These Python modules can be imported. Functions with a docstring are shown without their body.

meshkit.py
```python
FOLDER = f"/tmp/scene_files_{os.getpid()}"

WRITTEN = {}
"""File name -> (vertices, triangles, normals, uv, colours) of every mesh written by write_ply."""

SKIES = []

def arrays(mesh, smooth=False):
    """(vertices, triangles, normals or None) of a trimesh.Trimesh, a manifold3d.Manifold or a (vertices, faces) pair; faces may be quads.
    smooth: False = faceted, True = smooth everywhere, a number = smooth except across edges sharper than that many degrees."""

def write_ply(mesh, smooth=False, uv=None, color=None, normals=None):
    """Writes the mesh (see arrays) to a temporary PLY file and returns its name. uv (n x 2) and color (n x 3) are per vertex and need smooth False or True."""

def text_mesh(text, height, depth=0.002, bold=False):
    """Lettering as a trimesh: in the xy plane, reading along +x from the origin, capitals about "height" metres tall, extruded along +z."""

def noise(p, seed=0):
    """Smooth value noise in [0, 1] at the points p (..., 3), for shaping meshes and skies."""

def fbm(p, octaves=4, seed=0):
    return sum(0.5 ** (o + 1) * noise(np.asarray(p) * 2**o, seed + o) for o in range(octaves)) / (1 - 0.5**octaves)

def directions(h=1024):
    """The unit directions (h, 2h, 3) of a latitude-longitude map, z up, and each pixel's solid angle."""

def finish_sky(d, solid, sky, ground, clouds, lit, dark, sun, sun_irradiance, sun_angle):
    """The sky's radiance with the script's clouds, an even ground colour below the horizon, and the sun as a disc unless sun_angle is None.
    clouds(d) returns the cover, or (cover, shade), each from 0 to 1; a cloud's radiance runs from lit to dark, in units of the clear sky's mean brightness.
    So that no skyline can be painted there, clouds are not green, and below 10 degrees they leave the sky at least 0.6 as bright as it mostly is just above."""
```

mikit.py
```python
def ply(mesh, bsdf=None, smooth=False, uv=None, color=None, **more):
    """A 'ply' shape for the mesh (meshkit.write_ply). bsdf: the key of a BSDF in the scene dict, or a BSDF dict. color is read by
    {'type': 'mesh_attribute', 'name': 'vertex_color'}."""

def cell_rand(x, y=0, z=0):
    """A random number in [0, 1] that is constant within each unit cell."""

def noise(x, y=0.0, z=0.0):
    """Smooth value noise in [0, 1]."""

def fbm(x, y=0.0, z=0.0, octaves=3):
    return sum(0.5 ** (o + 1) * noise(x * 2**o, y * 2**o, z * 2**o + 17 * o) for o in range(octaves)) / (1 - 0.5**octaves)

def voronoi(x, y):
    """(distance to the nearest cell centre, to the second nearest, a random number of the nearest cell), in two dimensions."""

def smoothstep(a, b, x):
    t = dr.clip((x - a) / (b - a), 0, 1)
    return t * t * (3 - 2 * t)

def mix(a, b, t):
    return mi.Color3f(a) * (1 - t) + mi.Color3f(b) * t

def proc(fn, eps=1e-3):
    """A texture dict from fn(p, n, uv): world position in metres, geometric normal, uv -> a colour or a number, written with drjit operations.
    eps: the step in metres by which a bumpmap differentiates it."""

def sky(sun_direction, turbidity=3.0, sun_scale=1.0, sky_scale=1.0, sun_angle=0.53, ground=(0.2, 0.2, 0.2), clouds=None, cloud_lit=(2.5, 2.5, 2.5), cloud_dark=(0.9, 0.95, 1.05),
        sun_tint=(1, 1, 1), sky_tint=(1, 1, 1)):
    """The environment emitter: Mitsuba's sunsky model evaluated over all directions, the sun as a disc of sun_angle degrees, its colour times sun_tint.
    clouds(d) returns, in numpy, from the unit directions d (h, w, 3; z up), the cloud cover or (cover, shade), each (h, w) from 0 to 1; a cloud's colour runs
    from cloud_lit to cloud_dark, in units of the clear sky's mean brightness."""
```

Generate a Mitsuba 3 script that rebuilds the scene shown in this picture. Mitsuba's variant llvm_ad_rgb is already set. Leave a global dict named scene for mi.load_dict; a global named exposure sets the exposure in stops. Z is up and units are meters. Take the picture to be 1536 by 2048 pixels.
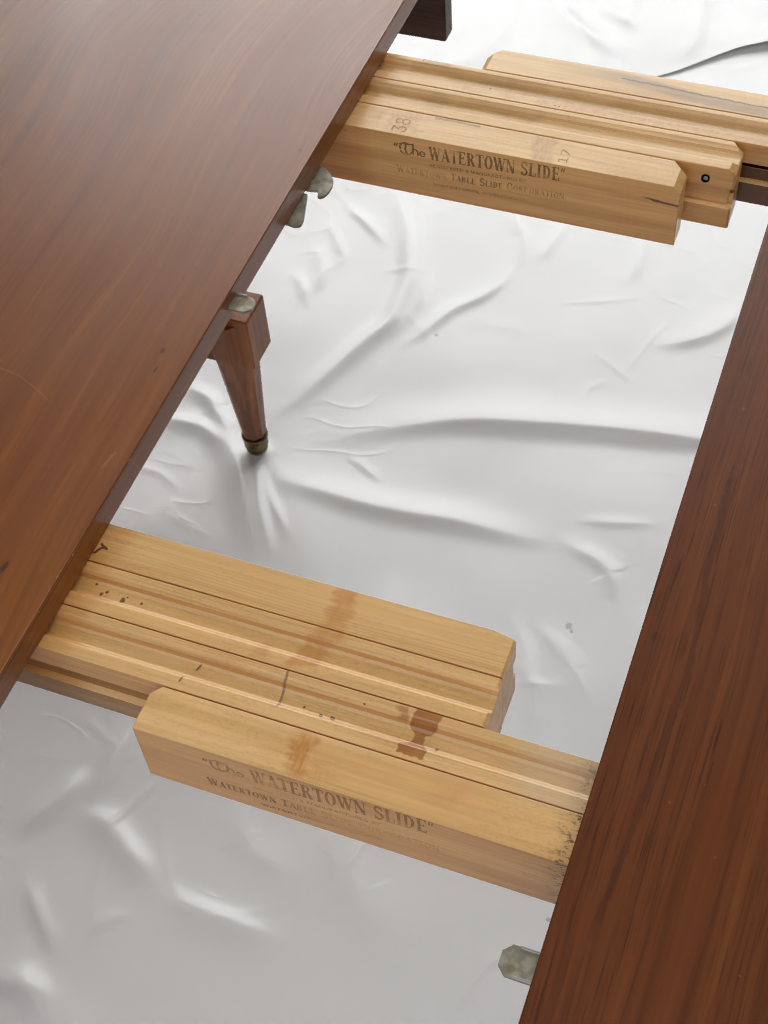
import math, random
import numpy as np, trimesh, manifold3d as m3
import drjit as dr
import mitsuba as mi, mikit, meshkit
from mikit import proc, noise, fbm, smoothstep, mix
from shapely.geometry import LineString, Polygon, Point
from shapely import affinity
from shapely.ops import unary_union
T = mi.ScalarTransform4f
scene, labels = {}, {}
rng = np.random.default_rng(7)
H = 0.74                                   # table height
# ------------------------------------------------------------------ camera and light
C0 = np.array([0.35764, -0.40919, 0.64247 + H])
FW, UP = np.array([-0.253891, 0.549338, -0.796095]), np.array([-0.244167, 0.760007, 0.602305])
scene['camera'] = {'type': 'thinlens', 'fov': 2 * math.degrees(math.atan(768 / 2928.65)), 'fov_axis': 'x',
                   'aperture_radius': 0.0006, 'focus_distance': 0.84, 'near_clip': 0.02, 'far_clip': 60.0,
                   'to_world': T().look_at(origin=C0.tolist(), target=(C0 + FW).tolist(), up=UP.tolist())}
exposure = 0.0
WINDOW, CEILING, BACK_FILL, ROOM = 3.95, 1.6, 1.75, (0.075, 0.075, 0.08)
scene['room_light'] = {'type': 'constant', 'radiance': {'type': 'rgb', 'value': list(ROOM)}}
scene['window'] = {'type': 'rectangle', 'to_world': T().look_at(origin=[-0.9, 3.4, 2.2], target=[-0.9, 0.0, 2.2], up=[0, 0, 1]).scale([2.05, 1.5, 1]),
                   'emitter': {'type': 'area', 'radiance': {'type': 'rgb', 'value': [WINDOW * k for k in (1.0, 1.0, 1.0)]}}}
labels['window'] = {'kind': 'structure'}  # out of view, placed to light from behind and sheen the left top
scene['unseen_ceiling_lamp'] = {'type': 'rectangle', 'to_world': T().look_at(origin=[0.4, -1.0, 3.6], target=[0.4, -1.0, 0], up=[0, 1, 0]).scale([1.9, 1.25, 1]),
                         'emitter': {'type': 'area', 'radiance': {'type': 'rgb', 'value': [CEILING * k for k in (1.0, 0.985, 0.95)]}}}
labels['unseen_ceiling_lamp'] = {'kind': 'structure'}  # out of view, placed to light rails and cloth from above
# added fill panel behind the camera, brightens the front faces of the rails
scene['window_001'] = {'type': 'rectangle', 'to_world': T().look_at(origin=[0.3, -3.6, 1.7], target=[0.3, 0, 1.7], up=[0, 0, 1]).scale([2.2, 1.1, 1]),
                       'emitter': {'type': 'area', 'radiance': {'type': 'rgb', 'value': [BACK_FILL * k for k in (0.99, 0.97, 1.04)]}}}
labels['window_001'] = {'kind': 'structure'}

# ------------------------------------------------------------------ materials
def sat(x): return dr.clip(x, 0, 1)
def lin(*c): return [((v / 255 + .055) / 1.055) ** 2.4 if v > 10 else v / 255 / 12.92 for v in c]

def walnut(seed, dark, mid, light, warp=0.03, cross='x', marks=None, contrast=1.0, f=34, banding=.26, pores=.40):
    def fn(p, n, uv):
        a, b, z = (p.x, p.y, p.z) if cross == 'x' else ((p.y, p.x, p.z) if cross == 'y' else (p.x + p.y * .6, p.z, p.y))
        w = a + warp * (fbm(a * 5 + seed, b * 2.6, z * 3 + seed) - .5) + .012 * (noise(a * 14, b * 7, seed) - .5)
        streak = fbm(w * f + seed * 3, b * 1.1, z * f, 3)
        mid_s = fbm(w * 120 + seed, b * 3.0, z * 120, 2)
        fine = fbm(w * 520, b * 14 + seed, z * 520, 2)
        pore = smoothstep(.50, .90, noise(w * 1900, b * 45, z * 1900 + seed)) * smoothstep(.25, .6, mid_s)
        t = sat(.5 + contrast * (1.5 * (streak - .5) + .75 * (mid_s - .5) + .55 * (fine - .5)))
        c = mix(mix(dark, mid, smoothstep(.08, .55, t)), light, smoothstep(.5, .95, t))
        band = smoothstep(.60, .70, fbm(w * 22 + 9 + seed, b * .7, z * 20 + seed, 2))
        c = c * (1 - banding * band) * (1 - pores * pore)
        if marks: c = marks(p, c, w)
        return c
    return fn

def dots(p, c, spots, col, strength=.85):
    for x, y, rx, ry in spots:
        d = dr.square((p.x - x) / rx) + dr.square((p.y - y) / ry)
        d = d + .9 * (noise(p.x * 900, p.y * 900, 3.0) - .5)
        c = mix(c, col, strength * (1 - smoothstep(.5, 1.3, d)))
    return c

def line_mask(p, pts, w, wob=.0004):
    m = mi.Float(0)
    px, py = p.x + wob * (noise(p.x * 300, p.y * 300, 1) - .5), p.y + wob * (noise(p.x * 300, p.y * 300, 8) - .5)
    for (x0, y0), (x1, y1) in zip(pts[:-1], pts[1:]):
        dx, dy = x1 - x0, y1 - y0
        t = sat(((px - x0) * dx + (py - y0) * dy) / (dx * dx + dy * dy))
        d = dr.sqrt(dr.square(px - x0 - t * dx) + dr.square(py - y0 - t * dy))
        m = dr.maximum(m, 1 - smoothstep(w * .5, w, d))
    return m

def left_marks(p, c, w):
    c = dots(p, c, [(-.0187, .108, .0014, .0022), (-.0321, -.0651, .0016, .004), (-.0095, .3066, .0010, .0012),
                    (-.1427, .4303, .001, .0016), (-.0162, .0924, .0008, .003), (-.03, .18, .0007, .001)], [.03, .012, .005], .7)
    c = mix(c, [.30, .15, .07], .35 * line_mask(p, [(-.1086, .0658), (-.0933, .0633), (-.075, .0551), (-.0677, .0511)], .0006))
    c = mix(c, [.40, .20, .09], .30 * line_mask(p, [(-.0122, .0147), (-.0103, .0269)], .0012))
    c = mix(c, [.42, .22, .10], .22 * line_mask(p, [(-.2, .05), (-.11, .0), (-.06, -.05)], .0005) * smoothstep(.4, .6, noise(p.x * 60, p.y * 60, 5)))
    # worn arris of the split edge
    edge = smoothstep(-.0016, -.0004, p.x) * smoothstep(H - .0022, H - .0004, p.z)
    nick = smoothstep(.76, .86, fbm(p.y * 420, p.x * 500, 4.0, 2)) * (1 - smoothstep(-.05, .12, p.y) * .75)
    c = mix(c, [.50, .36, .24], .75 * edge * nick)
    c = c * (1 - .55 * smoothstep(-.0011, -.0006, p.x) * smoothstep(H - .0034, H - .0026, p.z) * (1 - smoothstep(H - .0020, H - .0012, p.z)))
    return c

def right_marks(p, c, w):
    c = dots(p, c, [(.3419, -.086, .0006, .0006), (.3554, -.0718, .0005, .0005), (.3231, .1663, .0009, .0012), (.323, .0938, .0007, .001), (.3904, -.157, .0007, .0005), (.368, -.1063, .0005, .0006)],
             [.30, .20, .13], .25)
    c = dots(p, c, [(.3127, .0015, .0012, .0035), (.3265, .118, .0008, .008)], [.05, .018, .008], .6)
    c = mix(c, [.035, .013, .007], .40 * line_mask(p, [(.3269, .1133), (.3286, .0572), (.3335, -.0092), (.3281, -.1161), (.3243, -.1628)], .0022, .0012) * smoothstep(.2, .6, noise(p.x * 80, p.y * 30, 2)))
    lint = smoothstep(.955, .97, noise(p.x * 420, p.y * 420, 11.0)) * smoothstep(.55, .7, noise(p.x * 40, p.y * 40, 12.0))
    return c

def wood_bsdf(fn, rough, spec=.5, bump=None, coat=0.0):
    def rfn(p, n, uv): return rough + .10 * (fbm(p.x * 30, p.y * 12, p.z * 30, 2) - .5)
    b = {'type': 'principled', 'base_color': proc(fn), 'roughness': proc(rfn), 'specular': spec, 'clearcoat': coat, 'clearcoat_gloss': .6}
    if bump:
        b = {'type': 'bumpmap', 'arbitrary': proc(bump, eps=2e-4), 'scale': 1.0, 'bsdf': b}
    return b
def grain_bump(amp):
    return lambda p, n, uv: amp * (fbm(p.x * 600, p.y * 22, p.z * 600, 2) + .8 * noise(p.x * 150, p.y * 10, p.z * 150))

scene['walnut_left'] = wood_bsdf(walnut(3.1, [.105, .0260, .0020], [.190, .0520, .0040], [.300, .098, .0105], .11, 'x', left_marks, .60, 14, .24, .10), .32, .80, grain_bump(1.0e-5), .5)
scene['walnut_right'] = wood_bsdf(walnut(21.7, [.086, .0210, .0045], [.145, .0380, .0082], [.210, .064, .016], .014, 'x', right_marks, .85, 60, .03, .48), .40, .28, grain_bump(3.0e-5))
scene['walnut_base'] = wood_bsdf(walnut(8.4, [.11, .033, .008], [.21, .068, .018], [.30, .105, .03], .02, 'z'), .36, .35)
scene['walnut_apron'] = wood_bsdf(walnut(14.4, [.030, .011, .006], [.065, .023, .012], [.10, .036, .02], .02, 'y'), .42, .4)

NY = dict(N0=-.00806, N1=-.03524, N2=-.06581, N3=-.09575, N4=-.12402, M0=.47709, M1=.45075, M2=.42082, M3=.39020, M4=.36274)
ZS = H - .0193                              # top of the slide rails
RH = .0514                                  # their height
SPLITS = sorted(NY.values())

def box_mask(p, x0, x1, y0, y1, soft=.0012, wob=.004, slant=0.0, seed=0.0):
    soft = soft * 1.9
    nx = wob * (1.3 * fbm(p.x * 70, p.y * 520, p.z * 60 + seed, 2) + .8 * noise(p.x * 200, p.y * 90, seed) - 1.05)
    ny = wob * (fbm(p.x * 90 + 31, p.y * 90, p.z * 60 + seed, 2) - .5)
    x = p.x + nx - slant * (p.y - (y0 + y1) / 2)
    y = p.y + ny
    return smoothstep(x0 - soft, x0 + soft, x) * (1 - smoothstep(x1 - soft, x1 + soft, x)) * smoothstep(y0 - soft, y0 + soft, y) * (1 - smoothstep(y1 - soft, y1 + soft, y))

def maple_color(p, n, uv):
    i = mi.Float(0)
    for s in SPLITS: i = i + dr.select(p.y > s, 1.0, 0.0)
    far = smoothstep(.1, .3, p.y)
    sd = i * 13.7
    wv = p.y + .006 * (noise(p.x * 9 + sd, p.y * 20, p.z * 20) - .5)
    band = fbm(p.x * 3.2 + sd, wv * 95, p.z * 70 + sd, 3)
    fine = fbm(p.x * 22 + sd, wv * 620, p.z * 620, 2)
    fleck = smoothstep(.62, .78, noise(p.x * 330 + sd, p.y * 1250, p.z * 900)) * smoothstep(.38, .6, noise(p.x * 25 + sd, p.y * 60, 4.0))
    c = mix([.65, .385, .142], [.80, .505, .222], smoothstep(.12, .88, band))
    c = mix(c, mix([.76, .485, .200], [.87, .615, .31], smoothstep(.3, .7, band)), .62 * far)
    c = c * (.86 + .28 * fine) * (1 - .07 * fleck)
    c = c * mix([1, .98, .93], [1, 1.01, 1.05], noise(p.x * 6 + sd, p.y * 30, 9.0))
    rings = smoothstep(.62, .95, .5 + .5 * dr.sin(6.28 * (wv * 520 + 2.2 * fbm(p.x * 5 + sd, p.y * 30, 1.0, 2)))) * smoothstep(.45, .7, fbm(p.x * 7 + sd, p.y * 70, 6.0, 2))
    c = c * (1 - .11 * rings)
    pits = smoothstep(.64, .80, noise(p.x * 600 + sd, p.y * 1500, 2.0)) * smoothstep(.42, .62, fbm(p.x * 14 + sd, p.y * 40, 8.0, 2))
    c = c * (1 - .07 * pits)
    # patches where old finish or glue soaked in
    old = smoothstep(.52, .72, fbm(p.x * 13 + sd, p.y * 55, 2.0 + sd, 3))
    c = mix(c, c * mi.Color3f(.86, .72, .55), .35 * old)
    front = 1 - smoothstep(-.9, -.6, n.y)             # sawn faces turned to -y, their shade put into a darker orange colour
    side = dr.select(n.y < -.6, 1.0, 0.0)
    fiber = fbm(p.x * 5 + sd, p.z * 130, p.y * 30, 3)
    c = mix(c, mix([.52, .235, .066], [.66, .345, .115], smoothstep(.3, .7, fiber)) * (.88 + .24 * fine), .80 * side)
    O, R, D = [.52, .195, .034], [.29, .090, .020], [.075, .038, .016]
    topf = dr.select(n.z > .2, 1.0, 0.0)
    st = dr.maximum(box_mask(p, .140, .1545, -.036, -.0085, .0015, .006, .1, 1), box_mask(p, .136, .151, -.062, -.034, .0012, .006, .35, 2))
    st = dr.maximum(st, .55 * box_mask(p, .112, .120, -.064, -.052, .001, .006, .2, 3))
    c = mix(c, O, topf * st * (.36 + .25 * noise(p.x * 400, p.y * 150, 3.0)))
    st = box_mask(p, .1535, .1655, -.122, -.097, .0018, .007, -.1, 4)
    st = dr.maximum(st, .55 * box_mask(p, .165, .178, -.122, -.112, .003, .009, 0, 5))
    st = dr.maximum(st, .35 * box_mask(p, .085, .110, -.083, -.066, .006, .012, 0.2, 6))
    st = dr.maximum(st, .40 * box_mask(p, .232, .243, -.113, -.100, .004, .012, 0.2, 7))
    c = mix(c, O, topf * st * (.35 + .45 * noise(p.x * 900, p.y * 300, 5.0)))
    # the brown run across the grooved rail
    wob = .0022 * (fbm(p.x * 260, p.y * 260, 3.0, 2) - .5)
    half = .0030 + .0042 * smoothstep(-.0790, -.0740, p.y) + .0044 * smoothstep(-.0825, -.0875, p.y)
    dr1 = (1 - smoothstep(half - .0004, half + .0004, dr.abs(p.x - .2128 + wob - .06 * (p.y + .082)))) * smoothstep(-.0934, -.0928, p.y + wob) * dr.select(p.y < -.0659, 1.0, 0.0)
    dr1 = dr.maximum(dr1, .75 * box_mask(p, .1965, .2030, -.0735, -.0664, .0006, .005, .0, 11))
    rim = dr.maximum(box_mask(p, .2032, .2038, -.094, -.070, .0004, .003, .1, 12), .6 * box_mask(p, .2180, .2186, -.088, -.078, .0004, .004, -.1, 13))
    c = mix(c, mix(R, [.38, .145, .04], noise(p.x * 200, p.y * 90, 8.0)), topf * sat(.80 * dr1 + .2 * rim))
    # thin dark lines, burn marks, grime
    ln = dr.maximum(.65 * line_mask(p, [(.1349, -.0665), (.1375, -.0872)], .0009, .001), .8 * line_mask(p, [(.0835, -.0862), (.0826, -.0905)], .0008, .001))
    ln = dr.maximum(ln, .8 * line_mask(p, [(.0870, -.0790), (.0882, -.0760)], .0009, .001))
    ln = dr.maximum(ln, line_mask(p, [(.0000, -.0300), (.0030, -.0255), (.0052, -.0242), (.0020, -.0225)], .0011, .002))
    c = mix(c, [.09, .045, .014], .9 * topf * ln)
    c = dots(p, c, [(.0154, -.0515, .0011, .0016), (.0178, -.0495, .0011, .0010), (.0100, -.0465, .0010, .0008), (.0285, -.0518, .0014, .0018), (.0397, -.0505, .0007, .001), (.0305, -.0490, .0007, .0007),
                    (.1600, -.0840, .0011, .001), (.1665, -.0835, .0014, .0012), (.1500, -.0820, .0008, .0008), (.2235, -.0835, .0009, .0009), (.1800, -.0720, .0006, .0006),
                    (.0995, .4335, .0012, .0009), (.1010, .4320, .0008, .0008), (.0850, .4350, .0009, .0009), (.1065, .4310, .0009, .0008), (.0290, .4490, .0005, .0012), (.1400, .4240, .0009, .0006), (.1365, .4245, .0009, .0006)], D, .8)
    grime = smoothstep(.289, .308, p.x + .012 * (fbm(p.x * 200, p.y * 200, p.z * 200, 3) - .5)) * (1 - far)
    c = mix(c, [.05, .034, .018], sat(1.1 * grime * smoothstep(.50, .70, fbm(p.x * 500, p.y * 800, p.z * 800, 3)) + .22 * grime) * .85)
    c = mix(c, [.66, .50, .33], .5 * (1 - far) * smoothstep(.252, .282, p.x + .012 * (noise(p.x * 60, p.y * 200, 3.0) - .5)) * dr.select((p.y < -.066) & (p.y > -.0957), 1.0, 0.0))
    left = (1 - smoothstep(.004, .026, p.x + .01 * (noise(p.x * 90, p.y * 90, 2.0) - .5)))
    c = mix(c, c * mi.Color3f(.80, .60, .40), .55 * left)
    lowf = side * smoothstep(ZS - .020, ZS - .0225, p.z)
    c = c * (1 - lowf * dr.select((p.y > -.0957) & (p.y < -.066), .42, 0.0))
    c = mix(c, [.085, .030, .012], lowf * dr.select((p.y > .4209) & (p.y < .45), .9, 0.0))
    # far set: rubbed red patches, grey sapwood streak
    st = dr.maximum(box_mask(p, .1345, .1495, .364, .390, .0012, .003, -.13, 14),   .9 * box_mask(p, .026, .050, .363, .388, .004, .014, -.1, 15))
    st = dr.maximum(st, .85 * box_mask(p, .06, .120, .4255, .4405, .006, .016, -.0, 16))
    st = dr.maximum(st, .80 * box_mask(p, .12, .34, .4215, .4330, .005, .012, -.0, 17))
    st = dr.maximum(st, .45 * box_mask(p, .17, .34, .440, .452, .005, .012, -.0, 18))
    c = mix(c, [.50, .245, .085], far * topf * st * (.30 + .45 * noise(p.x * 700, p.y * 260, 7.0)))
    for x0, x1, y0, y1, k in ((.029, .050, .445, .4505, .5), (.045, .062, .398, .413, .35), (.02, .10, .4375, .4440, .45), (-.02, .13, .4075, .4135, .45), (.104, .106, .40, .42, .3), (.10, .34, .4365, .4425, .35)):  # brown patches and long bands along the far grooves
        c = mix(c, [.36, .20, .045], k * far * topf * box_mask(p, x0, x1, y0, y1, .002, .006, 0, 20))
    grey = far * topf * smoothstep(.105, .2, p.x) * (1 - smoothstep(.003, .0085, dr.abs(p.y - (.4665 - .055 * (p.x - .17)) + .008 * (noise(p.x * 12, 3.0, 1.0) - .5)))) * dr.select(p.y > .4508, 1.0, 0.0)
    c = mix(c, [.24, .165, .10], .6 * grey * (.5 + .8 * fine))
    c = mix(c, [.10, .06, .03], .75 * far * topf * line_mask(p, [(.174, .4672), (.20, .4664), (.235, .4640), (.29, .4620), (.36, .4590)], .0010, .0010))
    c = mix(c, [.22, .15, .09], .6 * far * topf * line_mask(p, [(.060, .3878), (.075, .3882), (.092, .3874)], .0016, .0006))
    ck = dr.abs((p.z - ZS) + .0148 + .0020 * (noise(p.x * 60, 1.0, 1.0) - .5) + .03 * (p.x - .23))
    ckm = (1 - smoothstep(.0004, .0013, ck)) * smoothstep(.214, .224, p.x) * dr.select((p.y < .3632) & (p.y > .36), 1.0, 0.0)
    ckm = dr.maximum(ckm, (1 - smoothstep(.4, 1.2, dr.square((p.x - .2262) / .0035) + dr.square((p.z - ZS + .0146) / .0014))) * dr.select((p.y < .3632) & (p.y > .36), 1.0, 0.0))
    c = mix(c, [.07, .03, .012], .85 * ckm)
    return c

def maple_rough(p, n, uv):
    wet = dr.maximum(box_mask(p, .2050, .2205, -.093, -.0665, .001, .003, 0, 8), mi.Float(0))
    return .29 + .14 * (fbm(p.x * 60, p.y * 60, p.z * 60, 2) - .5) - .18 * wet
def maple_bump(p, n, uv):
    return 3.2e-5 * (fbm(p.x * 26, p.y * 700, p.z * 700, 2) + .8 * noise(p.x * 420, p.y * 420, p.z * 420))
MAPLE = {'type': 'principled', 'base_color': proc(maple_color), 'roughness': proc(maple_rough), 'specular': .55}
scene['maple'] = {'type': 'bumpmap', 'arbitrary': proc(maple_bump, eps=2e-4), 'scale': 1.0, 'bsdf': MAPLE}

def ink_fn(kind):
    def fn(p, n, uv):
        base = maple_color(p, mi.Normal3f(0, -1, 0), uv)
        worn = fbm(p.x * 55, p.z * 120, 3.0, 3)
        speck = noise(p.x * 900, p.z * 900, 6.0)
        if kind == 'far':
            k = .24 + .52 * smoothstep(.26, .56, worn + .12 * (speck - .5))
            k = k * (1 - .45 * smoothstep(.085, .045, p.x) * smoothstep(ZS - .018, ZS - .022, p.z))
        elif kind == 'near':
            low = smoothstep(ZS - .024, ZS - .028, p.z)
            k = (.14 + .36 * smoothstep(.32, .66, worn + .15 * (speck - .5))) * (1 - low * smoothstep(.155, .185, p.x) * .72)
            k = k + .40 * low * (1 - smoothstep(.14, .175, p.x))
        else:
            k = .12 + .24 * speck
        return mix(base, [.035, .028, .018] if kind != 'pencil' else [.10, .05, .025], sat(k))
    return fn
for kd in ('far', 'near', 'pencil'):
    scene['ink_' + kd] = {'type': 'principled', 'base_color': proc(ink_fn(kd)), 'roughness': .5, 'specular': .4}

def metal_fn(p, n, uv):
    a = fbm(p.x * 240, p.y * 240, p.z * 240, 3)
    c = mix([.27, .25, .185], [.40, .38, .30], smoothstep(.3, .7, a))
    return mix(c, [.20, .11, .045],   .5 * smoothstep(.62, .76, fbm(p.x * 160 + 7, p.y * 160, p.z * 160, 2)))
scene['aged_zinc'] = {'type': 'principled', 'base_color': proc(metal_fn), 'metallic': .75, 'roughness': .46}
scene['bright_steel'] = {'type': 'principled', 'base_color': {'type': 'rgb', 'value': [.42, .42, .41]}, 'metallic': .95, 'roughness': .32}
def brass_fn(p, n, uv):
    return mix([.07, .052, .025], [.19, .14, .06], smoothstep(.35, .65, fbm(p.x * 120, p.y * 120, p.z * 300, 3)))
scene['tarnished_brass'] = {'type': 'principled', 'base_color': proc(brass_fn), 'metallic': .9, 'roughness': .38}
scene['black_iron'] = {'type': 'principled', 'base_color': {'type': 'rgb', 'value': [.05, .048, .045]}, 'metallic': .7, 'roughness': .42}

def cloth_fn(p, n, uv):
    c = mix([.755, .765, .755], [.80, .81, .80], fbm(p.x * 6, p.y * 6, 2.0, 3))
    c = mix(c, [.66, .63, .60], .22 * smoothstep(.60, .8, fbm(p.x * 4 + 5, p.y * 4, 1.0, 4)))
    c = dots(p, c, [(.167, .461, .004, .005), (.172, .455, .002, .003), (.242, .129, .0025, .0025), (.10, .30, .002, .002), (-.12, .84, .003, .002)], [.33, .32, .31], .6)
    weave = .5 + .5 * dr.sin(p.x * 5200) * dr.sin(p.y * 5200)
    return c * (.985 + .03 * weave)
def cloth_bump(p, n, uv):
    w = fbm(p.x * 26 + .8 * fbm(p.x * 7, p.y * 7, 1.0, 2) * 6, p.y * 20, 3.0, 3)
    qx, qy = p.x + .05 * fbm(p.x * 9, p.y * 9, 2.0, 2), p.y + .05 * fbm(p.x * 9, p.y * 9, 7.0, 2)
    rdg = 1 - dr.abs(2 * noise(qx * 17, qy * 24, 4.0) - 1)
    rd2 = 1 - dr.abs(2 * noise(qx * 52, qy * 38, 9.0) - 1)
    patch = smoothstep(.48, .68, fbm(p.x * 6 + 3, p.y * 6, 5.0, 2))
    return 1.3e-4 * dr.abs(w - .5) + 3e-5 * fbm(p.x * 240, p.y * 240, 1.0, 2) + patch * (4.5e-4 * rdg ** 16 + 1.2e-4 * rd2 ** 10)
scene['sateen'] = {'type': 'bumpmap', 'arbitrary': proc(cloth_bump, eps=8e-4), 'scale': 1.0,
                   'bsdf': {'type': 'twosided', 'b': {'type': 'principled', 'base_color': proc(cloth_fn), 'roughness': .32, 'specular': .7, 'sheen': .2}}}
scene['concrete'] = {'type': 'diffuse', 'reflectance': {'type': 'rgb', 'value': [.3, .29, .28]}}

# ------------------------------------------------------------------ the setting: floor and sheets
fl = trimesh.creation.box((12, 12, .02)); fl.apply_translation((0, 1, -.035))
scene['floor'] = mikit.ply(fl, 'concrete'); labels['floor'] = {'kind': 'structure'}

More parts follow.
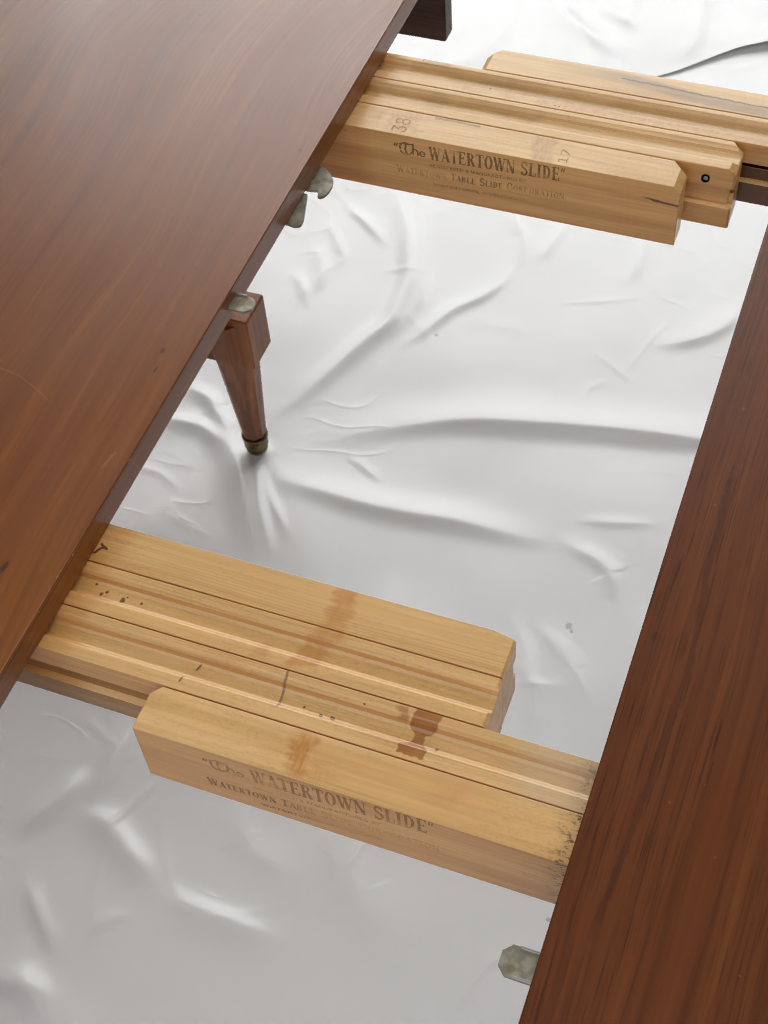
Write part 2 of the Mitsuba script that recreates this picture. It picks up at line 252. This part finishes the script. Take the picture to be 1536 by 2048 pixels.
FOLDS = [  # (points on the floor, height, half width on the camera side, half width on the far side)
    ([(-.262, .572), (-.235, .560), (-.215, .556), (-.167, .552), (-.114, .549), (-.053, .553), (.007, .560), (.08, .562), (.13, .574)], .0095, .011, .024),
    ([(-.215, .618), (-.198, .628), (-.155, .656), (-.1, .684), (-.043, .708), (.03, .726), (.113, .744), (.185, .756), (.30, .770), (.42, .775)], .0115, .012, .032),
    ([(-.268, .625), (-.267, .65), (-.25, .688), (-.234, .725), (-.206, .796), (-.185, .852), (-.187, .909), (-.213, .996), (-.255, 1.07), (-.30, 1.13)], .0095, .012, .016),
    ([(-.185, .80), (-.170, .84), (-.163, .889), (-.176, .945), (-.206, 1.039), (-.228, 1.10)], .0040, .010, .013),
    ([(-.165, .80), (-.139, .835), (-.114, .887), (-.081, .928), (-.065, .966), (-.063, 1.0)], .0042, .007, .014),
    ([(.14, .905), (.171, .913), (.192, .924), (.224, .952), (.242, .989), (.26, 1.02)], .0045, .010, .020),
    ([(.092, 1.12), (.097, 1.048), (.085, .99)], .0030, .010, .013), ([(-.34, 1.05), (-.316, 1.035), (-.282, 1.013), (-.235, .972)], .0032, .006, .010),
    ([(-.346, .956), (-.314, .924), (-.303, .887), (-.312, .85)], .0035, .009, .012), ([(-.35, .905), (-.311, .855), (-.30, .83)], .0025, .007, .009),
    ([(-.345, 1.013), (-.310, .97), (-.280, .925)], .0025, .006, .008), ([(-.16, .620), (-.13, .603), (-.10, .588)], .0018, .003, .007),
    ([(.118, .571), (.136, .569), (.151, .563), (.178, .553), (.198, .534), (.205, .50)], .0034, .008, .013), ([(.13, .606), (.151, .608), (.196, .618), (.23, .63)], .0016, .005, .008),
    ([(-.10, 1.11), (-.09, 1.086), (-.061, 1.042), (-.052, .985)], .0030, .008, .010), ([(-.015, 1.10), (-.021, 1.074), (-.030, 1.0)], .0030, .008, .010),
    ([(-.19, .145), (-.193, .132), (-.208, .085), (-.214, .06)], .0022, .0028, .004),
    ([(-.304, .029), (-.29, .057), (-.276, .086), (-.262, .134)], .0060, .013, .016), ([(-.265, .069), (-.225, .079), (-.178, .055), (-.125, .028)], .0060, .018, .015),
    ([(-.15, .034), (-.125, .028), (-.074, .024), (-.03, .023), (.018, .022)], .0050, .019, .013), ([(-.275, .003), (-.263, -.008), (-.228, -.04), (-.190, -.07)], .0042, .007, .011),
    ([(-.249, .080), (-.243, .12), (-.242, .172), (-.246, .20)], .0036, .008, .012), ([(-.28, -.10), (-.241, -.103), (-.208, -.102), (-.165, -.118)], .0050, .012, .016), ([(-.185, -.034), (-.152, .002)], .0020, .006, .009),
    ([(.095, .462), (.129, .42), (.147, .379), (.162, .339), (.165, .30)], .0024, .008, .010),
    ([(.125, .455), (.167, .426), (.198, .396), (.215, .36)], .0020, .007, .010),
    ([(-.30, .66), (-.315, .61), (-.270, .545), (-.235, .488), (-.195, .42)], .0110, .014, .018),
    ([(-.275, .600), (-.257, .560), (-.228, .51), (-.185, .44)], .0062, .007, .010),
    ([(-.262, .575), (-.230, .535), (-.175, .475)], .0040, .006, .009),
    ([(-.42, .60), (-.36, .602), (-.325, .590), (-.295, .560)], .0075, .010, .013),
    ([(-.41, .66), (-.365, .650), (-.335, .625), (-.300, .595)], .0065, .009, .011),
    ([(-.17, 1.57), (-.153, 1.553), (-.099, 1.507), (-.033, 1.467)], .0060, .012, .018), ([(-.12, 1.59), (-.103, 1.581), (-.02, 1.536)], .0040, .010, .016),
    ([(-.255, 1.62), (-.23, 1.50), (-.26, 1.40), (-.31, 1.30)], .0055, .016, .020), ([(-.32, 1.53), (-.309, 1.524), (-.235, 1.486)], .0030, .010, .013),
    ([(.02, 1.74), (.05, 1.62), (.06, 1.54), (.03, 1.46)], .0055, .012, .018), ([(-.05, 1.72), (-.06, 1.60), (-.02, 1.51)], .0045, .012, .018),
    ([(-.23, 1.63), (-.15, 1.55), (-.1, 1.44), (-.05, 1.37)], .0042, .013, .018),
    ([(-.05, .48), (-.03, .40), (-.035, .32)], .0020, .014, .016), ([(.00, .22), (.02, .15), (.06, .09), (.13, .05)], .0026, .02, .025),
    ([(-.10, .16), (-.06, .10), (.01, .09)], .0022, .014, .018), ([(-.25, -.06), (-.18, -.12), (-.1, -.14)], .0045, .016, .022), ([(.0, .30), (.05, .25), (.06, .17)], .002, .016, .02)]
for _ in range(14):                        # small stray creases
    cx, cy, a, l = rng.uniform(-.6, .5), rng.uniform(-.2, 1.75), rng.uniform(0, 3.14), rng.uniform(.025, .07)
    b = a + rng.uniform(-.7, .7)
    w_ = rng.uniform(.003, .009)
    if -.32 < cx < .05 and .48 < cy < .8: continue
    FOLDS.append(([(cx - l * math.cos(a), cy - l * math.sin(a)), (cx, cy), (cx + l * math.cos(b), cy + l * math.sin(b))], rng.uniform(.0004, .0012), w_, w_ * 1.3))

for _ in range(60):                        # fine creases
    cx, cy, a, l = rng.uniform(-.45, .35), rng.uniform(-.2, 1.7), rng.uniform(0, 3.14), rng.uniform(.03, .08)
    b = a + rng.uniform(-.5, .5)
    if -.32 < cx < .05 and .48 < cy < .8: continue
    FOLDS.append(([(cx - l * math.cos(a), cy - l * math.sin(a)), (cx, cy), (cx + l * math.cos(b), cy + l * math.sin(b))], rng.uniform(.0003, .0008), .0030, .0045))

def fold_field(X, Y):
    Z = np.zeros_like(X)
    for pts, h, wf, wb in FOLDS:
        pts = np.array(pts, float)
        # a smooth curve through the points
        k = np.arange(len(pts)); kk = np.linspace(0, len(pts) - 1, 8 * len(pts))
        from scipy.interpolate import PchipInterpolator
        q = np.stack([PchipInterpolator(k, pts[:, i])(kk) for i in (0, 1)], 1)
        s = np.r_[0, np.cumsum(np.linalg.norm(np.diff(q, axis=0), axis=1))]; L = s[-1]
        m = 4 * max(wf, wb)
        sel = (X > q[:, 0].min() - m) & (X < q[:, 0].max() + m) & (Y > q[:, 1].min() - m) & (Y < q[:, 1].max() + m)
        xs, ys = X[sel], Y[sel]
        best, sd, at = np.full(xs.shape, 9.0), np.zeros(xs.shape), np.zeros(xs.shape)
        for i in range(len(q) - 1):
            d = q[i + 1] - q[i]; l2 = d @ d
            t = np.clip(((xs - q[i, 0]) * d[0] + (ys - q[i, 1]) * d[1]) / l2, 0, 1)
            dx, dy = xs - q[i, 0] - t * d[0], ys - q[i, 1] - t * d[1]
            dd = np.hypot(dx, dy)
            side = np.sign(d[0] * dy - d[1] * dx) * (1 if abs(d[0]) > abs(d[1]) and d[0] > 0 or abs(d[1]) >= abs(d[0]) and d[1] > 0 else -1)
            u = dd < best
            best, sd, at = np.where(u, dd, best), np.where(u, side, sd), np.where(u, s[i] + t * (s[i + 1] - s[i]), at)
        w = np.where(sd > 0, wb, wf)
        env = np.clip(np.minimum(at, L - at) / (.42 * L) + .04, 0, 1); env = env * env * (3 - 2 * env)
        Z[sel] += (1.25 if pts[:, 1].mean() < .2 else .80) * h * env * np.exp(-(best / w) ** 1.7 * .95)
    return Z

def base_field(X, Y):
    P = np.stack([X, Y, 0 * X], -1)
    Z = .010 * (meshkit.fbm(P * 3.1, 3, 1) - .5)
    wq = P + .05 * np.stack([meshkit.fbm(P * 7, 2, 5), meshkit.fbm(P * 7, 2, 6), 0 * X], -1)
    Z += .0022 * np.abs(meshkit.fbm(wq * np.array([8, 6, 1]), 2, 9) - .5)
    return Z

def sheet(x0, x1, y0, y1, step, extra=None):
    nx, ny_ = int((x1 - x0) / step) + 1, int((y1 - y0) / step) + 1
    X, Y = np.meshgrid(np.linspace(x0, x1, nx), np.linspace(y0, y1, ny_), indexing='ij')
    Z = base_field(X, Y) + fold_field(X, Y)
    foot = np.hypot(X + .267, Y - .590)
    Z = Z * (1 - np.exp(-(foot / .016) ** 4)) + .0 * np.exp(-(foot / .016) ** 4)
    if extra is not None: X, Y, Z = extra(X, Y, Z)
    v = np.stack([X, Y, Z], -1).reshape(-1, 3)
    i, j = np.meshgrid(np.arange(nx - 1), np.arange(ny_ - 1), indexing='ij')
    a = (i * ny_ + j).ravel()
    return v, np.stack([a, a + ny_, a + ny_ + 1, a + 1], 1)
v, f = sheet(-1.2, .75, -.5, 1.95, .0030)
v[:, 2] -= .004
scene['drop_cloth'] = mikit.ply((v, f), 'sateen', smooth=True)
labels['drop_cloth'] = {'label': 'wrinkled white sheet spread over the floor, with folds running out from the brass-tipped leg', 'category': 'sheet'}

# a second sheet lies over the first beyond the table; its near edge curls up and shades the gap below it
EDGE = np.array([(-.75, .80), (-.15, 1.30), (-.03, 1.39), (.02, 1.441), (.052, 1.465), (.089, 1.500), (.126, 1.535), (.164, 1.562), (.40, 1.70), (.70, 1.86)])
def overlap(n=190, m=60):
    s = np.linspace(.5, 1, n)
    ex = np.interp(np.linspace(0, 1, n), np.linspace(0, 1, len(EDGE)), EDGE[:, 0]); ey = np.interp(ex, EDGE[:, 0], EDGE[:, 1])
    ey = ey + .003 * (meshkit.noise(np.stack([ex * 30, 0 * ex, 0 * ex], -1), 4) - .5)
    t = np.linspace(0, 1, m) ** 1.6 * .5
    X = ex[:, None] - .55 * t[None]; Y = ey[:, None] + .85 * t[None]
    lift = np.interp(ex, [-.15, .0, .03, .09, .16, .7], [.0008, .0008, .0014, .0045, .0105, .02])[:, None] * np.exp(-(t[None] / .075) ** 2)
    Z = base_field(X, Y) + fold_field(X, Y) - .004 + .0016 + lift + .006 * (1 - np.exp(-(t[None] / .05) ** 2)) * meshkit.fbm(np.stack([X * 7, Y * 7, 0 * X], -1), 3, 21)
    v = np.stack([X, Y, Z], -1).reshape(-1, 3)
    i, j = np.meshgrid(np.arange(n - 1), np.arange(m - 1), indexing='ij')
    a = (i * m + j).ravel()
    top = np.stack([a, a + m, a + m + 1, a + 1], 1)
    v2 = v - [0, 0, .0009]
    o = len(v)
    return np.vstack([v, v2]), np.vstack([top, top[:, ::-1] + o])
scene['drop_cloth_001'] = mikit.ply(overlap(), 'sateen', smooth=True)
labels['drop_cloth_001'] = {'label': 'second white sheet at top right, its edge lifting in a dark crease behind the rails', 'category': 'sheet'}

# ------------------------------------------------------------------ the table
TB = 'extension_table'
labels[TB] = {'label': 'dark walnut extension table pulled apart, pale maple slide rails bridging the open gap', 'category': 'table'}
def part(name, mesh, bsdf, parent=TB, smooth=30, label=None):
    base = f'{parent}__{name}'; key, i = base, 0
    while key in scene: i += 1; key = f'{base}_{i:03d}'
    scene[key] = mikit.ply(mesh, bsdf, smooth=smooth)
    if label: labels[key] = {'label': label}
    return key
def cross(pts):
    pts = np.array(pts, float); x, y = pts.T
    if np.sum(x * np.roll(y, -1) - y * np.roll(x, -1)) < 0: pts = pts[::-1]
    return m3.CrossSection([pts])
def hull_box(x0, x1, y0, y1, z0, z1, c=.0015):
    pts = []
    for sx, xx in ((1, x0), (-1, x1)):
        for sy, yy in ((1, y0), (-1, y1)):
            for sz, zz in ((1, z0), (-1, z1)):
                pts += [(xx + sx * c, yy + sy * c * .4, zz + sz * c * .4), (xx + sx * c * .4, yy + sy * c, zz + sz * c * .4), (xx + sx * c * .4, yy + sy * c * .4, zz + sz * c),
                        (xx, yy + sy * c, zz + sz * c), (xx + sx * c, yy, zz + sz * c), (xx + sx * c, yy + sy * c, zz)]
    return m3.Manifold.hull_points(np.array(pts, float))

# tops: 19 mm boards, the split edges slightly eased
part('tabletop', hull_box(-.80, 0, -.270, .625, H - .0193, H, .0010), 'walnut_left', label='left half of the tabletop, glossy walnut reflecting pale light at its far end')
part('tabletop', hull_box(.305, 1.10, -.270, .625, H - .0193, H, .0010), 'walnut_right', label='right half of the tabletop, darker reddish walnut with open pores')
# aprons, far and near
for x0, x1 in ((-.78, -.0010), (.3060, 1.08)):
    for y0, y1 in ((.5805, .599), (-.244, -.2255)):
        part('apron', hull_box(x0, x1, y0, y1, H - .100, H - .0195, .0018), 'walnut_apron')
# legs: foot block under a low rail, tapering with flats to a brass cup
def octagon(r, phase=22.5): 
    a = np.radians(phase + np.arange(8) * 45); k = np.where(np.arange(8) % 2 == 0, 1.0, 1.0)
    return np.stack([np.cos(a) * r * k, np.sin(a) * r * k], 1)
def loft(levels):
    out = m3.Manifold()
    for (c0, r0, z0), (c1, r1, z1) in zip(levels[:-1], levels[1:]):
        pts = [(c0[0] + x, c0[1] + y, z0) for x, y in octagon(r0)] + [(c1[0] + x, c1[1] + y, z1) for x, y in octagon(r1)]
        out += m3.Manifold.hull_points(np.array(pts, float))
    return out
def make_leg(cx, cy, sx, sy):
    top = (cx, cy - .012 * sy)
    low = loft([(top, .0250, H - .497), (top, .0250, H - .545), ((cx, cy - .004 * sy), .0245, H - .580), ((cx, cy), .0148, .030)])
    xa, xb = min(cx - sx * .42, cx + sx * .0335), max(cx - sx * .42, cx + sx * .0335)
    beam_post = hull_box(xa, xb, cy - .0265 if sy > 0 else cy - .0215, cy + .0215 if sy > 0 else cy + .0265, H - .562, H - .487, .0022)  # low rail behind the leg, then the post that carries it
    beam_post += hull_box(min(cx - sx * .13, cx - sx * .09), max(cx - sx * .13, cx - sx * .09), cy - .018, cy + .018, H - .49, H - .0200, .002)
    k = part('leg', low + beam_post, 'walnut_base', smooth=18)
    pr = np.array([(0, .0015), (.0115, .0015), (.0132, .004), (.0138, .011), (.0150, .0128), (.0150, .0148), (.0143, .0165), (.0146, .024), (.0160, .0262), (.0163, .0295), (.0160, .0315), (.0, .0315)])
    cup = trimesh.creation.revolve(pr, sections=40); cup.apply_translation((cx, cy, -.0025))
    part('cap', cup, 'tarnished_brass', k, smooth=35)
make_leg(-.267, .590, 1, 1)
make_leg(-.267, -.235, 1, -1); make_leg(.572, .590, -1, 1); make_leg(.572, -.235, -1, -1)

# slide rails
def rail_profile(yb, yf, grooved, slot_front, slot_back):
    """(y, z) outline, z from 0 at the top down to -RH; yb the back face, yf the front face."""
    w = yb - yf; g = .0004
    P = [(yb - g, 0)]
    if grooved:
        for t, d in ((.14, 0), (.18, .0004), (.24, .0017), (.30, .0031), (.36, .0038), (.42, .0040), (.59, .0040), (.625, .0037), (.652, .0030), (.680, .0018), (.702, .0008), (.722, .0002), (.745, 0)):
            P.append((yb - g - t * (w - 2 * g), -d))
    P += [(yf + g, 0)]
    if slot_front: P += [(yf + g, -.0170), (yf + g + .014, -.0170), (yf + g + .014, -.0370), (yf + g + .0045, -.0225), (yf + g + .0038, -.0325), (yf + g, -.0340)]
    P += [(yf + g, -RH), (yb - g, -RH)]
    if slot_back: P += [(yb - g, -.0345), (yb - g - .007, -.0335), (yb - g - .007, -.0178), (yb - g, -.017)]
    return P
def make_rail(yb, yf, x0, x1, grooved, slot_front, slot_back, cl, cr, label):
    cs = cross(rail_profile(yb, yf, grooved, slot_front, slot_back))
    cs = cs.offset(-.0005, m3.JoinType.Round, 2, 12).offset(.0005, m3.JoinType.Round, 2, 12)
    body = m3.Manifold.extrude(cs, x1 - x0)
    body = body.transform(np.array([[0, 0, 1, x0], [1, 0, 0, 0], [0, 1, 0, ZS]], float))   # (y, z, x) -> world
    pts = []
    E_ = .003
    for xe, s, (ct, cb, cf) in ((x0, 1, cl), (x1, -1, cr)):
        cbx, cb = cb if isinstance(cb, tuple) else (cb, cb)
        # chamfers at the end: ct on the top edge, cb on the back corner, cf on the front corner
        zt, zb = ZS + 1e-4, ZS - RH - 1e-4
        ya, yc = yb + 1e-4, yf - 1e-4
        pts += [(xe, ya - cb, zb), (xe, yc + cf, zb), (xe, ya - cb, zt - ct), (xe, yc + cf, zt - ct)]
        pts += [(xe + s * cbx, ya, zb), (xe + s * cf, yc, zb), (xe + s * max(cbx, 1e-4), ya, zt - ct), (xe + s * max(cf, 1e-4), yc, zt - ct)]
        pts += [(xe + s * (ct + cbx * .8), ya, zt), (xe + s * (ct + cf * .6), yc, zt), (xe + s * ct, ya - cb, zt), (xe + s * ct, yc + cf, zt)]
    body = body ^ m3.Manifold.hull_points(np.array(pts, float))
    return part('slide_rail', body, 'maple', smooth=22, label=label)
S0 = (.0008, .0008, .0008)
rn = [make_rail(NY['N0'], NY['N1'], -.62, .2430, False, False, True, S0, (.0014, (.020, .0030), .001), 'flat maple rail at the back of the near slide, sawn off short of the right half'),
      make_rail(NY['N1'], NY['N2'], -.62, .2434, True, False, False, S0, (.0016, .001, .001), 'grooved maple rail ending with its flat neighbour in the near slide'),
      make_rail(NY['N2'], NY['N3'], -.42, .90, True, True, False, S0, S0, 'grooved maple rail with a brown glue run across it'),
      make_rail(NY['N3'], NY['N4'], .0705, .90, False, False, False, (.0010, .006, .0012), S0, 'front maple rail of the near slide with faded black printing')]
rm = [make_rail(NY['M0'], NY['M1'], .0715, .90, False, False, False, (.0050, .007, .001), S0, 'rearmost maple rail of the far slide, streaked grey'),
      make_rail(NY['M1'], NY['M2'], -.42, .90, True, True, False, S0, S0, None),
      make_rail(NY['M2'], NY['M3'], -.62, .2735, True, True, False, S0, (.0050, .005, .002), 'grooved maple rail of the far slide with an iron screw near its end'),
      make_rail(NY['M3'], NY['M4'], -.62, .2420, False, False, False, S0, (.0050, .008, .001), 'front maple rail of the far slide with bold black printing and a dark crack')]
# hardwood key in the slot of the third rail, and its screw
key = hull_box(-.3, .2705, NY['M3'] + .0025, NY['M3'] + .0078, ZS - .0318, ZS - .0172, .0006)
part('slot_key', key, 'maple', rm[2])
scr = trimesh.creation.revolve(np.array([(0, .0), (.0018, .0001), (.0028, .0005), (.0034, .0012), (.0036, .0002), (.0036, -.003), (0, -.003)]), sections=28)
slot = trimesh.creation.box((.0056, .0009, .0014)); slot.apply_translation((0, 0, .0005))
scr = m3.Manifold(m3.Mesh(np.array(scr.vertices, np.float32), np.array(scr.faces, np.uint32)))
scr = scr.scale((.8, .8, 1)).rotate((90, 25, 0)).translate((.2535, NY['M3'] + .0004 - .0006, ZS - .0102))
part('screw', scr, 'black_iron', rm[2], smooth=30, label='dark iron screw set in the rail side')
dome = trimesh.creation.icosphere(2, .0021); dome.apply_scale((1, .35, 1)); dome.apply_translation((.2538, NY['M3'] + .0004 - .0006, ZS - .0100))
part('screw_point', dome, 'aged_zinc', rm[2], smooth=True)

# printed lettering: a condensed roman drawn stroke by stroke
def arc(cx, cy, rx, ry, a0, a1, n=14):
    a = np.radians(np.linspace(a0, a1, n)); return [(cx + rx * math.cos(t), cy + ry * math.sin(t)) for t in a]
TK, TN = .175, .062
def glyph(ch):
    st, sh = [], []          # strokes (points, width), ready shapes
    def V(x, y0=0, y1=1, w=TK): st.append(([(x, y0), (x, y1)], w))
    def serif(x, y, l=.24): st.append(([(x - l / 2, y), (x + l / 2, y)], TN))
    def bar(x0, x1, y, w=TN): st.append(([(x0, y), (x1, y)], w))
    top, bot = 1 - TN / 2, TN / 2
    adv = .62
    if ch == 'W':
        st += [([(.06, 1), (.27, 0)], TK), ([(.27, 0), (.45, 1)], TN), ([(.42, 1), (.62, 0)], TK), ([(.62, 0), (.82, 1)], TN)]
        for x in (.06, .43, .82): serif(x, top, .22)
        adv = .92
    elif ch == 'A':
        st += [([(.07, 0), (.32, 1)], TN), ([(.30, 1), (.56, 0)], TK)]; bar(.16, .48, .32); serif(.07, bot, .2); serif(.56, bot, .24); adv = .66
    elif ch == 'T':
        V(.3); bar(0, .6, top, .075); st += [([(.02, 1), (.02, .78)], TN), ([(.58, 1), (.58, .78)], TN)]; serif(.3, bot, .3)
    elif ch in 'EF':
        V(.13); bar(.0, .5, top, .07); bar(.13, .40, .52); st.append(([(.49, 1), (.49, .78)], TN)); st.append(([(.39, .62), (.39, .42)], TN))
        if ch == 'E': bar(.0, .53, bot, .07); st.append(([(.52, 0), (.52, .24)], TN))
        adv = .62
    elif ch in 'RPB':
        V(.13); serif(.12, bot, .28); bar(0, .3, top)
        sh.append(Polygon(arc(.28, .76, .24, .24, -90, 90) + [(.13, 1), (.13, .52)]).difference(Polygon(arc(.28, .76, .09, .185, -90, 90) + [(.13, .945), (.13, .575)])))
        if ch == 'R': st.append(([(.30, .53), (.54, 0)], TK)); serif(.56, bot, .16)
        if ch == 'B': sh.append(Polygon(arc(.28, .27, .28, .27, -90, 90) + [(.13, .54), (.13, 0)]).difference(Polygon(arc(.28, .27, .11, .21, -90, 90) + [(.13, .48), (.13, .06)])))
        adv = .66
    elif ch == 'D':
        V(.13); bar(0, .25, top); bar(0, .25, bot)
        sh.append(Polygon(arc(.22, .5, .38, .5, -90, 90) + [(.13, 1), (.13, 0)]).difference(Polygon(arc(.22, .5, .20, .43, -90, 90) + [(.13, .93), (.13, .07)])))
        adv = .68
    elif ch == 'O':
        sh.append(Polygon(arc(.32, .5, .32, .52, 0, 360, 30)).difference(Polygon(arc(.32, .5, .145, .46, 0, 360, 30)))); adv = .70
    elif ch == 'C':
        sh.append(Polygon(arc(.32, .5, .32, .52, 0, 360, 30)).difference(Polygon(arc(.33, .5, .16, .46, 0, 360, 30))).difference(Polygon([(.4, .33), (.8, .33), (.8, .68), (.4, .68)])))
        st.append(([(.57, .62), (.57, .95)], TN)); adv = .66
    elif ch == 'N':
        V(.08, w=TN); V(.56, w=TN); st.append(([(.09, 1), (.55, 0)], TK)); serif(.08, top, .2); serif(.08, bot, .2); serif(.56, top, .2); adv = .70
    elif ch == 'S':
        st.append((arc(.26, .76, .2, .215, 30, 250, 14) + arc(.26, .26, .2, .235, 80, -150, 16), .13)); st += [([(.45, .74), (.45, 1)], TN), ([(.05, .26), (.05, 0)], TN)]; adv = .56
    elif ch == 'L':
        V(.15); serif(.15, top, .32); bar(0, .52, bot, .07); st.append(([(.51, 0), (.51, .28)], TN)); adv = .60
    elif ch == 'I':
        V(.15); serif(.15, top, .32); serif(.15, bot, .32); adv = .38
    elif ch == 'U':
        st += [([(.12, 1)] + arc(.34, .24, .22, .22, 180, 270, 8), TK), (arc(.34, .24, .22, .22, 270, 360, 8) + [(.56, 1)], TN)]; serif(.12, top); serif(.56, top, .2); adv = .7
    elif ch == '"':
        st += [([(.08, 1), (.03, .72)], .09), ([(.25, 1), (.20, .72)], .09)]; adv = .36
    else: adv = .34
    shape = unary_union([LineString(p).buffer(w / 2, cap_style=2, join_style=2) for p, w in st] + sh) if st or sh else None
    return shape, adv
def text_shape(text, small=None):
    x, out = 0, []
    for ch in text:
        s = 1 if small is None or ch.isupper() or ch in ' "' else small
        g, adv = glyph(ch.upper())
        if g is not None: out.append(affinity.translate(affinity.scale(g, s, s, origin=(0, 0)), x, 0))
        x += adv * s + .05
    return unary_union(out)
def the_shape():   # the word "The" in an ornamental script, with its opening quotes
    st = [([(.05, .78), (.0, .6)], .09), ([(.16, .78), (.11, .6)], .09),
          (arc(.62, .55, .32, .42, 200, 60, 16), .10), ([(.30, .80), (.5, .92), (.75, .86), (1.0, .95)], .10), (arc(.62, .30, .30, .28, 190, 350, 16), .09), ([(.62, .82), (.58, .4), (.66, .1)], .10),
          ([(1.02, .9), (.98, .12)], .10), (arc(1.12, .35, .13, .2, 180, 0, 10) + [(1.26, .10)], .09), (arc(1.50, .28, .14, .2, 0, 330, 16), .08), ([(1.37, .28), (1.64, .30)], .06)]
    return unary_union([LineString(p).buffer(w / 2) for p, w in st])
def fit_to(shape, x0, x1, d_top, d_bot, d_slope=0.0):
    a, b, c, d = shape.bounds
    sx, sy = (x1 - x0) / (c - a), (d_bot - d_top) / (d - b)
    s = affinity.affine_transform(shape, [sx, 0, 0, sy, x0 - a * sx, -d_bot - b * sy])
    return affinity.affine_transform(s, [1, 0, d_slope, 1, 0, -d_slope * x0])
def small_line(text, x0, x1, d_top, d_bot, slope):
    t = meshkit.text_mesh(text, 1.0, .1)
    v = np.array(t.vertices); lo, hi = v.min(0), v.max(0)
    v[:, 0] = x0 + (v[:, 0] - lo[0]) / (hi[0] - lo[0]) * (x1 - x0)
    v[:, 1] = -d_bot + (v[:, 1] - lo[1]) / (hi[1] - lo[1]) * (d_bot - d_top) + slope * (v[:, 0] - x0)
    v[:, 2] = v[:, 2] / .1 * .00016
    return trimesh.Trimesh(v, t.faces, process=False)
def stamp(yf, shapes, lines, bsdf, parent, label):
    ms = []
    for s in shapes:
        for g in getattr(s, 'geoms', [s]):
            ms.append(trimesh.creation.extrude_polygon(g, .00016, engine='earcut'))
    m = trimesh.util.concatenate(ms + lines)
    v = np.array(m.vertices)
    w = np.stack([v[:, 0], yf + .0004 + .00006 - v[:, 2], ZS + v[:, 1]], 1)     # lies on the front face, 0.1 mm proud
    part('printed_stamp', trimesh.Trimesh(w, m.faces, process=False), bsdf, parent, smooth=False, label=label)
sl = .018
stamp(NY['M4'], [fit_to(the_shape(), .0360, .0602, .0055, .0165), fit_to(text_shape('WATERTOWN SLIDE"'), .0625, .1618, .0050, .0172, .034),
                 fit_to(text_shape('Watertown Table Slide Corporation', .82), .0372, .1622, .0268, .0338, .034)],
      [small_line('REGISTERED & MANUFACTURED BY', .063, .1345, .0205, .0232, .034), small_line('WATERTOWN, WISCONSIN.', .0655, .1345, .0376, .0408, .034)], 'ink_far', rm[3], 'bold black maker\'s printing')
stamp(NY['N4'], [fit_to(the_shape(), .1090, .1325, .0070, .0185), fit_to(text_shape('WATERTOWN SLIDE"'), .1360, .2358, .0048, .0200, .055),
                 fit_to(text_shape('Watertown Table Slide Corporation', .82), .1080, .2380, .0312, .0392, .055)],
      [small_line('REGISTERED & MANUFACTURED BY', .136, .207, .0240, .0268, .055), small_line('WATERTOWN, WISCONSIN.', .138, .208, .0425, .0458, .055)], 'ink_near', rn[3], 'faded black maker\'s printing')
# pencilled numbers on the far rail, read from the side
def pencil(text, x, y, h, wid, label):
    t = meshkit.text_mesh(text, 1.0, .1); v = np.array(t.vertices); lo, hi = v.min(0), v.max(0)
    a = (v[:, 0] - lo[0]) / (hi[0] - lo[0]) * wid; b = (v[:, 1] - lo[1]) / (hi[1] - lo[1]) * h
    w = np.stack([x - b, y + a, ZS - .00006 + v[:, 2] / .1 * .00016], 1)
    part('pencil_number', trimesh.Trimesh(w, t.faces, process=False), 'ink_pencil', rm[3], smooth=False, label=label)
pencil('17', .1618, .3662, .0068, .0140, 'pencilled number seventeen')
pencil('38', .0440, .3665, .0110, .0145, 'red-brown number thirty-eight')

# metal alignment hooks and clips let into the split edges
def plate(pts, z0, z1, r=.0005):
    cs = cross(pts)
    cs = cs.offset(-r, m3.JoinType.Round, 2, 16).offset(2 * r, m3.JoinType.Round, 2, 16).offset(-r, m3.JoinType.Round, 2, 16)
    body = m3.Manifold.extrude(cs, z1 - z0 - .0003).translate((0, 0, z0))
    rim = m3.Manifold.extrude(cs.offset(-.0003, m3.JoinType.Round, 2, 16), .0003).translate((0, 0, z1 - .0003))
    return body + rim
ZC = H - .0193
part('leaf_hook', plate([(-.02, .3175), (.0015, .3165), (.0060, .3140), (.0105, .3100), (.0138, .3050), (.0153, .2990), (.0150, .2930), (.0137, .2885), (.0115, .2862), (.0094, .2866), (.0084, .2900), (.0070, .2922), (.0016, .2912), (-.02, .2905)],
                        ZC - .0022, ZC - .0002), 'aged_zinc', label='rounded zinc hook with a notch, under the left half')
part('leaf_hook', plate([(-.02, .2880), (.0018, .2870), (.0036, .2815), (.0060, .2730), (.0092, .2620), (.0094, .2575), (.0082, .2552), (.0050, .2543), (.0004, .2552), (-.02, .2560)],
                        ZC - .0022, ZC - .0002), 'aged_zinc', label='straight-sided zinc tongue beside the notched hook')
def clip(x0, x1, y0, y1, zt, s, lab):
    # a tab with clipped corners standing out from the edge, its sides turned up near the wood
    c = .0042
    pts = [(x0, y0), (x1 - s * c, y0), (x1, y0 + c), (x1, y1 - c), (x1 - s * c, y1), (x0, y1)]
    k = part('leaf_clip', plate(pts, zt - .0016, zt), 'aged_zinc', label=lab)
    xm = x1 - s * .0075
    for yy in ((y1 - .0012,) if s > 0 else (y0, y1 - .0012)):
        lip = hull_box(min(x0, xm), max(x0, xm), yy, yy + .0012, zt - .0004, zt + .0013, .0003)
        part('side_lip', lip, 'bright_steel', k)
    return k
clip(-.004, .0155, .1605, .1745, H - .0085, 1, 'zinc clip standing out of the left edge above the leg')
clip(.309, .2872, -.1858, -.1702, H - .0150, -1, 'zinc clip with cut corners on the right half, near the bottom of the picture')
